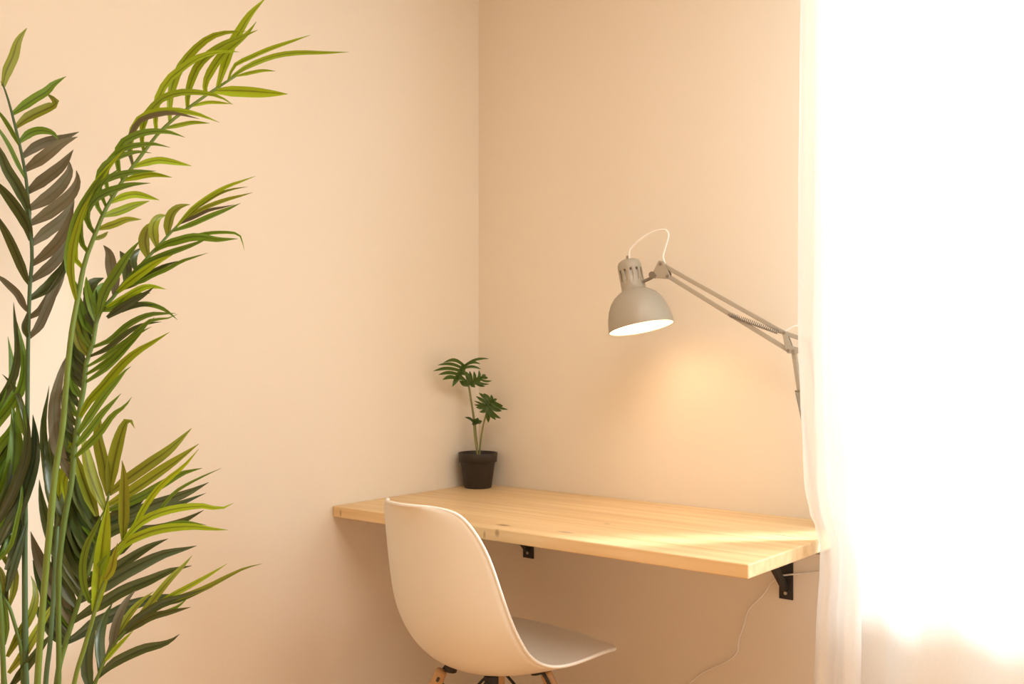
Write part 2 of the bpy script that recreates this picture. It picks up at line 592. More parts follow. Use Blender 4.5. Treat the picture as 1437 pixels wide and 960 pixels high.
def make_chair():
    root = empty('shell_chair', (CHX, CHY, 0))
    tag(root, 'white moulded plastic shell chair with wooden dowel legs tucked under the desk', 'chair')
    C = uniform_cat(ST, 49)
    for _ in range(3):
        C = [C[0]] + [[0.25 * a + 0.5 * b + 0.25 * c for a, b, c in zip(C[i - 1], C[i], C[i + 1])] for i in range(1, len(C) - 1)] + [C[-1]]
    nv = 33
    mb = MB()
    vs, fs = [], []
    for (x, z, w, dx, dz) in C:
        for k in range(nv):
            v = -1 + 2 * k / (nv - 1)
            a = abs(v) ** 2.2
            vs.append(chair_pt(x + dx * a, w * v, z + dz * a))
    for i in range(len(C) - 1):
        for k in range(nv - 1):
            a = i * nv + k
            fs.append((a, a + nv, a + nv + 1, a + 1))
    mb.add(vs, fs)
    sh = mb.build('seat_shell', M['shell'], root, smooth=True, solid=0.0055, loc=chair_pt(0, 0, 0.43))
    # rounded, slightly thicker rim bead all round
    n = len(C)
    loop = [vs[i * nv] for i in range(n)] + [vs[(n - 1) * nv + k] for k in range(1, nv)] + [vs[i * nv + nv - 1] for i in range(n - 2, -1, -1)] + [vs[k] for k in range(nv - 2, -1, -1)]
    MB().tube(loop, 0.0042, 8).build('rim', M['shell'], root, smooth=True)
    tops = {}
    for sx in (-1, 1):
        for sy in (-1, 1):
            top = chair_pt(sx * 0.085, sy * 0.088, 0.408)
            bot = chair_pt(sx * 0.215, sy * 0.205, 0.0)
            tops[(sx, sy)] = (top, bot)
            d = (bot - top)
            pts = [top.lerp(bot, t) for t in (0, 0.02, 0.5, 0.985)]
            lg = MB().tube(pts, [0.0125, 0.0145, 0.0155, 0.0115], 14).build('leg', M['beech'], root, smooth=True)
            MB().tube([top.lerp(bot, 0.985), bot], [0.0125, 0.0125], 12).build('foot_glide', M['rubber'], lg)
            # bolt through the leg and the hanger wire up to the shell
            side = chair_pt(sx * 0.085 + sy * 0.02, sy * 0.088 - sx * 0.02, 0.392) - chair_pt(sx * 0.085, sy * 0.088, 0.392)
            p = top.lerp(bot, 0.04)
            MB().tube([p - side, p + side], 0.004, 8).build('bolt', M['wire'], lg)
            hz = 0.4245 if sx > 0 else 0.424
            up = chair_pt(sx * 0.070, sy * 0.075, hz)
            MB().tube([up, top + (up - top) * 0.4 + side * 0.4, p + side * 0.75, top.lerp(bot, 0.12) + side * 0.6], 0.0042, 8).build('hanger_wire', M['wire'], root, smooth=True)
            # rubber shock mount between wire and shell
            MB().tube([chair_pt(sx * 0.068, sy * 0.072, 0.4265), chair_pt(sx * 0.070, sy * 0.075, 0.405)], [0.017, 0.015], 14).build('shock_mount', M['rubber'], root, smooth=False)
    # crossed wire struts between the legs
    for a, b in (((-1, -1), (-1, 1)), ((-1, 1), (1, 1)), ((1, 1), (1, -1)), ((1, -1), (-1, -1))):
        for p, q in ((a, b), (b, a)):
            s0 = tops[p][0].lerp(tops[p][1], 0.06)
            s1 = tops[q][0].lerp(tops[q][1], 0.55)
            MB().tube([s0, s1], 0.0036, 8).build('strut', M['wire'], root)
    c0 = chair_pt(0, 0, 0.400)
    MB().tube([chair_pt(0, 0, 0.425), chair_pt(0, 0, 0.36)], 0.012, 12).build('centre_post', M['wire'], root)
    return root


make_chair()

# ------------------------------------------------------------------ lamp
LP_K = 0.105 / 0.39


def lamp_pt(px, py, off=0.0):
    """point of the lamp's own upright plane (it leans slightly away from the wall), off metres in front of it"""
    d = FWD + RGT * ((px - 718.5) / F) - UP * ((py - 480) / F)
    # y = -0.2 + (x - 0.74) * K
    t = (-0.2 + (EYE.x - 0.74) * LP_K - EYE.y) / (d.y - d.x * LP_K)
    p = EYE + d * t
    nrm = Vector((LP_K, -1, 0)).normalized()
    return p + nrm * off


def make_lamp():
    base = Vector((1.150, -0.090, DZ))
    root = empty('desk_lamp', base)
    tag(root, 'beige metal swing arm desk lamp, lit, clamped to the desktop beside the curtain', 'lamp')
    rim = lamp_pt(900, 459.5)
    up = (RGT * -9 + UP * 52.5).normalized() * 0.983 + FWD * 0.18
    up.normalize()
    x = up.cross(Vector((0, 1, 0))).normalized()
    y = up.cross(x)
    m = Matrix((x, y, up)).transposed().to_4x4()
    m.translation = rim
    R = 0.0835
    outer = [(R, 0), (R * 0.995, 0.012), (R * 0.965, 0.030), (R * 0.90, 0.050), (R * 0.80, 0.068), (R * 0.66, 0.083), (R * 0.50, 0.093), (0.0335, 0.098)]
    inner = [(0.0325, 0.0968), (R * 0.485, 0.0918), (R * 0.645, 0.0815), (R * 0.785, 0.0665), (R * 0.885, 0.049), (R * 0.95, 0.030), (R * 0.98, 0.012), (R * 0.985, 0.0)]
    shade = MB().lathe(outer + [(0.0325, 0.098)], 48, m).build('lamp_shade', M['lamp_grey'], root, smooth=True, loc=rim)
    MB().lathe(inner, 48, m).build('reflector', M['reflector'], shade, smooth=True)
    MB().lathe([(R * 0.984, 0.0), (R * 0.99, -0.0022), (R * 1.008, -0.0022), (R * 1.012, 0.001), (R * 1.0, 0.003)], 48, m).build('rim', M['lamp_grey'], shade, smooth=True)
    rc = 0.0305
    cap = [(rc + 0.002, 0.095), (rc + 0.002, 0.099), (rc, 0.100), (rc, 0.112), (rc, 0.122), (rc, 0.138), (rc, 0.152), (rc, 0.158), (rc * 0.98, 0.166), (rc * 0.86, 0.174), (rc * 0.6, 0.179), (0.006, 0.181), (0.0035, 0.190), (0.001, 0.190)]
    MB().lathe(cap, 36, m, skip=lambda i, k: (i in (4, 5) and k % 3 == 0)).build('lamp_cap', M['lamp_grey'], root, smooth=True, solid=0.0012)
    # bulb in its socket
    bz = 0.062
    bp = [(0.001, bz - 0.030), (0.012, bz - 0.028), (0.021, bz - 0.021), (0.026, bz - 0.010), (0.0265, bz), (0.023, bz + 0.012), (0.016, bz + 0.026), (0.0135, bz + 0.034)]
    MB().lathe(bp, 24, m).build('bulb', M['bulb'], root, smooth=True)
    MB().lathe([(0.0145, bz + 0.034), (0.024, bz + 0.038), (0.024, bz + 0.085), (0.004, bz + 0.1)], 20, m).build('socket', M['reflector'], root, smooth=True)
    # swivel
    k0 = m @ Vector((0, 0, 0.112))
    MB().tube([lamp_pt(903, 395), lamp_pt(910, 392), lamp_pt(918, 388)], 0.0042, 10).build('swivel_rod', M['steel'], root)
    MB().tube([lamp_pt(917, 386, -0.012), lamp_pt(917, 386, 0.014)], 0.0085, 14).build('swivel_knob', M['steel'], root)
    # joint plate: two cheeks
    for off in (-0.0095, 0.0095):
        P = [(926, 366), (931, 367), (941, 384), (941, 392), (930, 391), (918, 390), (917, 384)]
        a = [lamp_pt(q[0], q[1], off - 0.0015) for q in P]
        b = [lamp_pt(q[0], q[1], off + 0.0015) for q in P]
        n = len(P)
        MB().add(a + b, [tuple(range(n)), tuple(reversed(range(n, 2 * n)))] + [(i, i + n, (i + 1) % n + n, (i + 1) % n) for i in range(n)]).build('joint_plate', M['lamp_arm'], root, bevel=0.0006)
    for q in ((928.5, 371), (938, 388), (921, 387)):
        MB().tube([lamp_pt(*q, -0.013), lamp_pt(*q, 0.013)], 0.004, 10).build('rivet', M['steel'], root)
    # two parallel bars of the upper arm
    MB().bar(lamp_pt(928.5, 371), lamp_pt(1101, 467.5), 0.0105, 0.0105).build('upper_arm_bar', M['lamp_arm'], root, bevel=0.0012)
    MB().bar(lamp_pt(938, 388), lamp_pt(1107, 492), 0.0105, 0.0105).build('upper_arm_bar', M['lamp_arm'], root, bevel=0.0012)
    # spring between the bars
    a, b = lamp_pt(1023, 441, 0.006), lamp_pt(1096, 467.5, 0.006)
    d = (b - a)
    z = d.normalized()
    xx = z.cross(UP).normalized()
    yy = z.cross(xx)
    turns = 26
    pts = [a + d * (0.04 + 0.92 * i / (turns * 9)) + (xx * math.cos(i * 2 * math.pi / 9) + yy * math.sin(i * 2 * math.pi / 9)) * 0.0052 for i in range(turns * 9 + 1)]
    MB().tube([a] + pts + [b], 0.0012, 5).build('spring', M['steel'], root, smooth=True)
    # elbow
    for off in (-0.0095, 0.0095):
        P = [(1098, 465), (1104, 465), (1112, 486), (1124, 489), (1124, 496), (1106, 496), (1103, 490)]
        aa = [lamp_pt(q[0], q[1], off - 0.0015) for q in P]
        bb = [lamp_pt(q[0], q[1], off + 0.0015) for q in P]
        n = len(P)
        MB().add(aa + bb, [tuple(range(n)), tuple(reversed(range(n, 2 * n)))] + [(i, i + n, (i + 1) % n + n, (i + 1) % n) for i in range(n)]).build('elbow_plate', M['lamp_arm'], root, bevel=0.0006)
    MB().bar(lamp_pt(1101, 467.5), lamp_pt(1138, 480), 0.0105, 0.0105).build('elbow_link', M['lamp_arm'], root, bevel=0.0012)
    for q in ((1101, 467.5), (1107, 492), (1114, 493)):
        MB().tube([lamp_pt(*q, -0.013), lamp_pt(*q, 0.013)], 0.004, 10).build('rivet', M['steel'], root)
    # lower arm down to the clamp
    e0, e1 = lamp_pt(1114, 493), lamp_pt(1136, 478)
    b0 = base + Vector((-0.012, 0, 0.075))
    b1 = base + Vector((0.022, 0.004, 0.075))
    MB().bar(e0, b0, 0.0105, 0.0105, side=(0, 1, 0)).build('lower_arm_bar', M['lamp_arm'], root, bevel=0.0012)
    MB().bar(e1, b1, 0.0105, 0.0105, side=(0, 1, 0)).build('lower_arm_bar', M['lamp_arm'], root, bevel=0.0012)
    MB().tube([e0.lerp(b0, 0.28) + Vector((-0.009, -0.006, 0)), e0.lerp(b0, 0.28) + Vector((0.004, -0.006, 0))], 0.0026, 8).build('spring_pin', M['steel'], root)
    MB().tube([e0.lerp(b0, 0.29) + Vector((-0.006, -0.009, 0)), e0.lerp(b0, 0.60) + Vector((0.002, -0.010, 0))], 0.0022, 8).build('spring', M['steel'], root)
    MB().box((base.x - 0.016, base.y - 0.012, DZ + 0.045), (base.x + 0.032, base.y + 0.012, DZ + 0.085)).build('base_joint', M['lamp_arm'], root, bevel=0.003)
    cl = MB().tube([base + Vector((0, 0, 0.004)), base + Vector((0, 0, 0.05))], 0.008, 12)
    cl.box((base.x + 0.004, base.y - 0.02, DZ), (DL + 0.008, base.y + 0.02, DZ + 0.005))
    cl.box((DL + 0.001, base.y - 0.02, DZ - DT - 0.032), (DL + 0.007, base.y + 0.02, DZ + 0.004))
    cl.box((base.x - 0.010, base.y - 0.02, DZ - DT - 0.034), (DL + 0.006, base.y + 0.02, DZ - DT - 0.029))
    cl.tube([base + Vector((0.02, 0, -DT - 0.055)), base + Vector((0.02, 0, -DT - 0.001))], 0.005, 10)
    cl.build('clamp', M['lamp_arm'], root)
    # white cable: loop at the head, arc at the elbow, lead running down the wall
    lp = [(883.3, 364), (883.5, 351.7), (890, 343.4), (901.8, 333.4), (915, 326), (926.8, 322.5), (935, 323.4), (938, 331), (933.8, 346.7), (930.5, 360), (933, 370)]
    MB().tube(catmull([lamp_pt(*q) for q in lp], 40), 0.0026, 8).build('cable', M['cord'], root, smooth=True)
    lp = [(1100, 467), (1108, 461), (1118, 457), (1130, 462), (1140, 478)]
    MB().tube(catmull([lamp_pt(*q) for q in lp], 20), 0.0024, 8).build('cable', M['cord'], root, smooth=True)
    wy = -0.012
    w = [(DL + 0.012, -0.09, 0.76), (DL + 0.013, -0.075, 0.70), (1.165, -0.03, 0.645), (1.10, wy, 0.622), (1.035, -0.014, 0.607), (1.012, -0.016, 0.6), (0.985, wy, 0.577), (0.968, wy, 0.549), (0.925, wy, 0.502), (0.912, wy, 0.462), (0.897, wy, 0.418), (0.892, wy, 0.386), (0.858, wy, 0.354), (0.78, wy, 0.305), (0.70, wy, 0.22), (0.62, wy, 0.1), (0.55, -0.03, 0.006)]
    MB().tube(catmull([base + Vector((0.02, 0, 0.05))] + w, 110), 0.0021, 8).build('power_cord', M['cord'], root, smooth=True)


make_lamp()


# ------------------------------------------------------------------ small potted plant
def make_pot_plant():
    PX, PY = 0.0655, -0.079
    D = 3.255
    root = empty('potted_plant', (PX, PY, DZ))
    tag(root, 'small artificial split-leaf plant in a dark pot in the corner of the desktop', 'plant')
    prof = [(0.001, 0.0), (0.0395, 0.0), (0.041, 0.002), (0.0515, 0.076), (0.053, 0.078), (0.0575, 0.079), (0.0595, 0.104), (0.0585, 0.106), (0.0565, 0.105), (0.0545, 0.082), (0.053, 0.080)]
    mt = Matrix.Translation((PX, PY, DZ))
    pot = MB().lathe(prof, 40, mt).build('pot', M['pot'], root, smooth=True, loc=(PX, PY, DZ))
    MB().lathe([(0.0535, 0.088), (0.03, 0.0935), (0.001, 0.096)], 32, mt).build('soil', M['soil'], pot, smooth=True)
    o = lambda px, py, dz=0.0: survey(px, py, D + dz)
    for pts, r in (([(670, 646, 0), (669, 620, 0), (666, 598, 0), (663.6, 578, 0), (660.5, 558, -0.005), (658, 541, -0.01)], 0.0031),
                   ([(671, 646, -0.01), (667.5, 622, -0.012), (665.5, 604, -0.012), (665, 593, -0.014)], 0.0026),
                   ([(672, 646, 0.005), (674.5, 619, 0), (678, 598, -0.01), (681.5, 584, -0.02), (684, 573, -0.025)], 0.0026),
                   ([(669, 646, 0.01), (668.5, 622, 0.008), (667, 596, 0.004), (662, 566, 0.004), (657, 540, 0.006), (652.5, 522, -0.01), (651.5, 515, -0.033)], 0.0022)):
        MB().tube(catmull([o(*p) for p in pts], 18), r, 8).build('stem', M['small_stem'], root, smooth=True)

    def leaf(hub, mid, lobes, dh, bow):
        """deeply split leaf: a rib from hub to mid and one finger per lobe, fused along the rib"""
        mb = MB()
        H = Vector((hub[0], hub[1], dh))
        T = Vector((mid[0], mid[1], dh - 0.012))

        def strip(A, B, w0, w1, bend, dz):
            nseg = 8
            vs, uv, fs = [], [], []
            ax = Vector((B.x - A.x, B.y - A.y))
            nr = Vector((-ax.y, ax.x)).normalized()
            for i in range(nseg + 1):
                t = i / nseg
                c = Vector((A.x, A.y)) + ax * t + nr * (bend * math.sin(math.pi * t))
                dd = A.z + (B.z - A.z) * t + dz * math.sin(math.pi * t)
                w = (w0 + (w1 - w0) * min(1, t * 2.5)) * (1 - max(0, t - 0.5) ** 2 * 4 * 0.97) * 0.5
                for k, q in enumerate((-1, 0, 1)):
                    p = c + nr * (q * w)
                    vs.append(o(p.x, p.y, dd + (0.0022 if k == 1 else 0)))
                    uv.append((k * 0.5, t))
            for i in range(nseg):
                for k in (0, 1):
                    a = i * 3 + k
                    fs.append((a, a + 1, a + 4, a + 3))
            mb.add(vs, fs, uv)

        strip(H, T, 8, 8, 0.0, 0.0)
        for (px, py, s, w, b) in lobes:
            A = H.lerp(T, s)
            B = Vector((px, py, dh + bow * math.hypot(px - A.x, py - A.y) / 30 + random.uniform(-0.006, 0.006) + min(0.0, (px - 642) * 0.0026)))
            strip(A, B, w * 0.7, w * 0.82, b, -0.006)
        return mb.build('leaf', LM['p'], root, smooth=True)

    leaf((651.5, 513.5), (634.5, 543), [(607.5, 521, 0.25, 6, 4), (614, 512.5, 0.12, 5.5, 4), (615, 526, 0.42, 6, 3), (621, 533, 0.6, 7, 3), (622, 509, 0.0, 6, 6),
                                      (686.5, 503.5, 0.0, 4.5, -4), (674.5, 511, 0.02, 5, -4), (675, 518, 0.12, 5, -3), (660, 529, 0.35, 7, -2), (652, 535, 0.6, 6, -2)], -0.045, 0.0)
    leaf((659.5, 540), (679, 528), [(659, 520.5, 0.15, 6, 0), (665, 521, 0.3, 5.5, 1), (672, 519.5, 0.5, 5, 2), (681.5, 526, 0.9, 7, 0), (685, 530.5, 0.85, 5, 0), (690.5, 534.5, 0.7, 4, 2),
                                   (687, 539, 0.45, 4, 2), (681, 542.5, 0.3, 5, 1), (667, 543.5, 0.05, 5, 0), (644.5, 534, 0.0, 8, -2), (647, 526.5, 0.0, 7, -2), (653, 522.5, 0.05, 7, 0)], -0.012, 0.010)
    leaf((684.5, 571), (692, 562), [(667.7, 556, 0.1, 6, 1), (672, 551.5, 0.3, 7, 2), (678.5, 552, 0.6, 7, 1), (689, 554, 0.9, 5, 0), (697.5, 560, 1.0, 5, 0), (706, 570, 0.8, 9, 2), (713, 574.8, 0.6, 5, 2), (704.5, 577, 0.3, 7, 2),
                                    (703, 587.5, 0.1, 7, 3), (696, 589.5, 0.0, 7, 2), (685.3, 593.5, 0.0, 8, 0), (673, 578.5, 0.0, 7, -2), (667.5, 571.5, 0.0, 6, -1), (665, 568, 0.0, 4.5, 0), (665, 562.5, 0.05, 3.5, 0)], -0.03, 0.012)
    leaf((665, 593), (672, 590), [(652, 585.5, 0.0, 4.5, 2), (676.5, 591, 0.5, 7, 1), (671, 586.5, 0.5, 6, 0), (664, 597, 0.0, 5, 0), (670, 594.5, 0.3, 5, 0)], -0.016, 0.004)


make_pot_plant()


# ------------------------------------------------------------------ curtain
def make_curtain():
    # plan of the hanging: leading edge, two full folds, turn back, then long shallow waves to the right
    plan = [(1.172, -0.262), (1.176, -0.282), (1.196, -0.294), (1.214, -0.284), (1.226, -0.266), (1.242, -0.282), (1.266, -0.300), (1.288, -0.292), (1.296, -0.270), (1.280, -0.254), (1.245, -0.250), (1.205, -0.246), (1.190, -0.236), (1.205, -0.226), (1.245, -0.216), (1.290, -0.204),
            (1.335, -0.196), (1.375, -0.215), (1.415, -0.226), (1.455, -0.212), (1.50, -0.195), (1.55, -0.208), (1.60, -0.225), (1.66, -0.212), (1.71, -0.196), (1.77, -0.21), (1.84, -0.224), (1.91, -0.21), (1.98, -0.196), (2.06, -0.21), (2.14, -0.224), (2.23, -0.21), (2.32, -0.196), (2.42, -0.21), (2.52, -0.222), (2.63, -0.21), (2.74, -0.198), (2.86, -0.21)]
    P = catmull([Vector((x, y, 0)) for x, y in plan], 320)
    edge = [(0.0, 0.030), (0.40, 0.037), (0.55, 0.044), (0.70, 0.054), (0.74, 0.054), (0.775, 0.044), (0.81, 0.030), (0.87, 0.020), (0.95, 0.018), (1.06, 0.013), (1.2, 0.009), (1.6, 0.008), (2.6, 0.010)]

    def shift(z):
        for (z0, a), (z1, b) in zip(edge, edge[1:]):
            if z <= z1:
                t = (z - z0) / (z1 - z0)
                t = t * t * (3 - 2 * t)
                return a + (b - a) * t
        return edge[-1][1]
    zs = [0.012 + (RZ - 0.02) * i / 120 for i in range(121)]
    vs, fs = [], []
    n = len(P)
    for z in zs:
        g = shift(z)
        for i, p in enumerate(P):
            u = i / (n - 1)
            fall = max(0.0, 1 - (p.x - 1.172) / 0.20)
            k = 1 + 0.12 * math.sin(z * 2.1 + u * 9) + 0.05 * math.sin(z * 6.3 + u * 31)
            y = -0.24 + (p.y + 0.24) * k
            x = p.x + g * (0.25 + 0.75 * fall) * (1 if p.x < 1.36 else max(0, 1 - (p.x - 1.36) * 3)) + 0.004 * math.sin(z * 3.1 + u * 14)
            # fabric is pushed aside and crumples at the board's end
            cr = math.exp(-((z - 0.80) / 0.13) ** 2) * fall
            y += -0.006 * cr * math.sin(u * 160 + z * 20)
            x = max(x, DL + 0.004) if (0.715 < z < 0.757) else x
            vs.append((x, y, z))
    for j in range(len(zs) - 1):
        for i in range(n - 1):
            a = j * n + i
            fs.append((a, a + 1, a + n + 1, a + n))
    c = MB().add(vs, fs).build('curtain', M['curtain'], smooth=True, loc=(1.3, -0.24, 0.012))
    tag(c, 'sheer white curtain hanging in soft folds before the bright window', 'curtain')
    MB().tube([(1.12, -0.245, RZ - 0.012), (2.9, -0.245, RZ - 0.012)], 0.011, 8).build('curtain_track', M['frame_white'], c)


make_curtain()

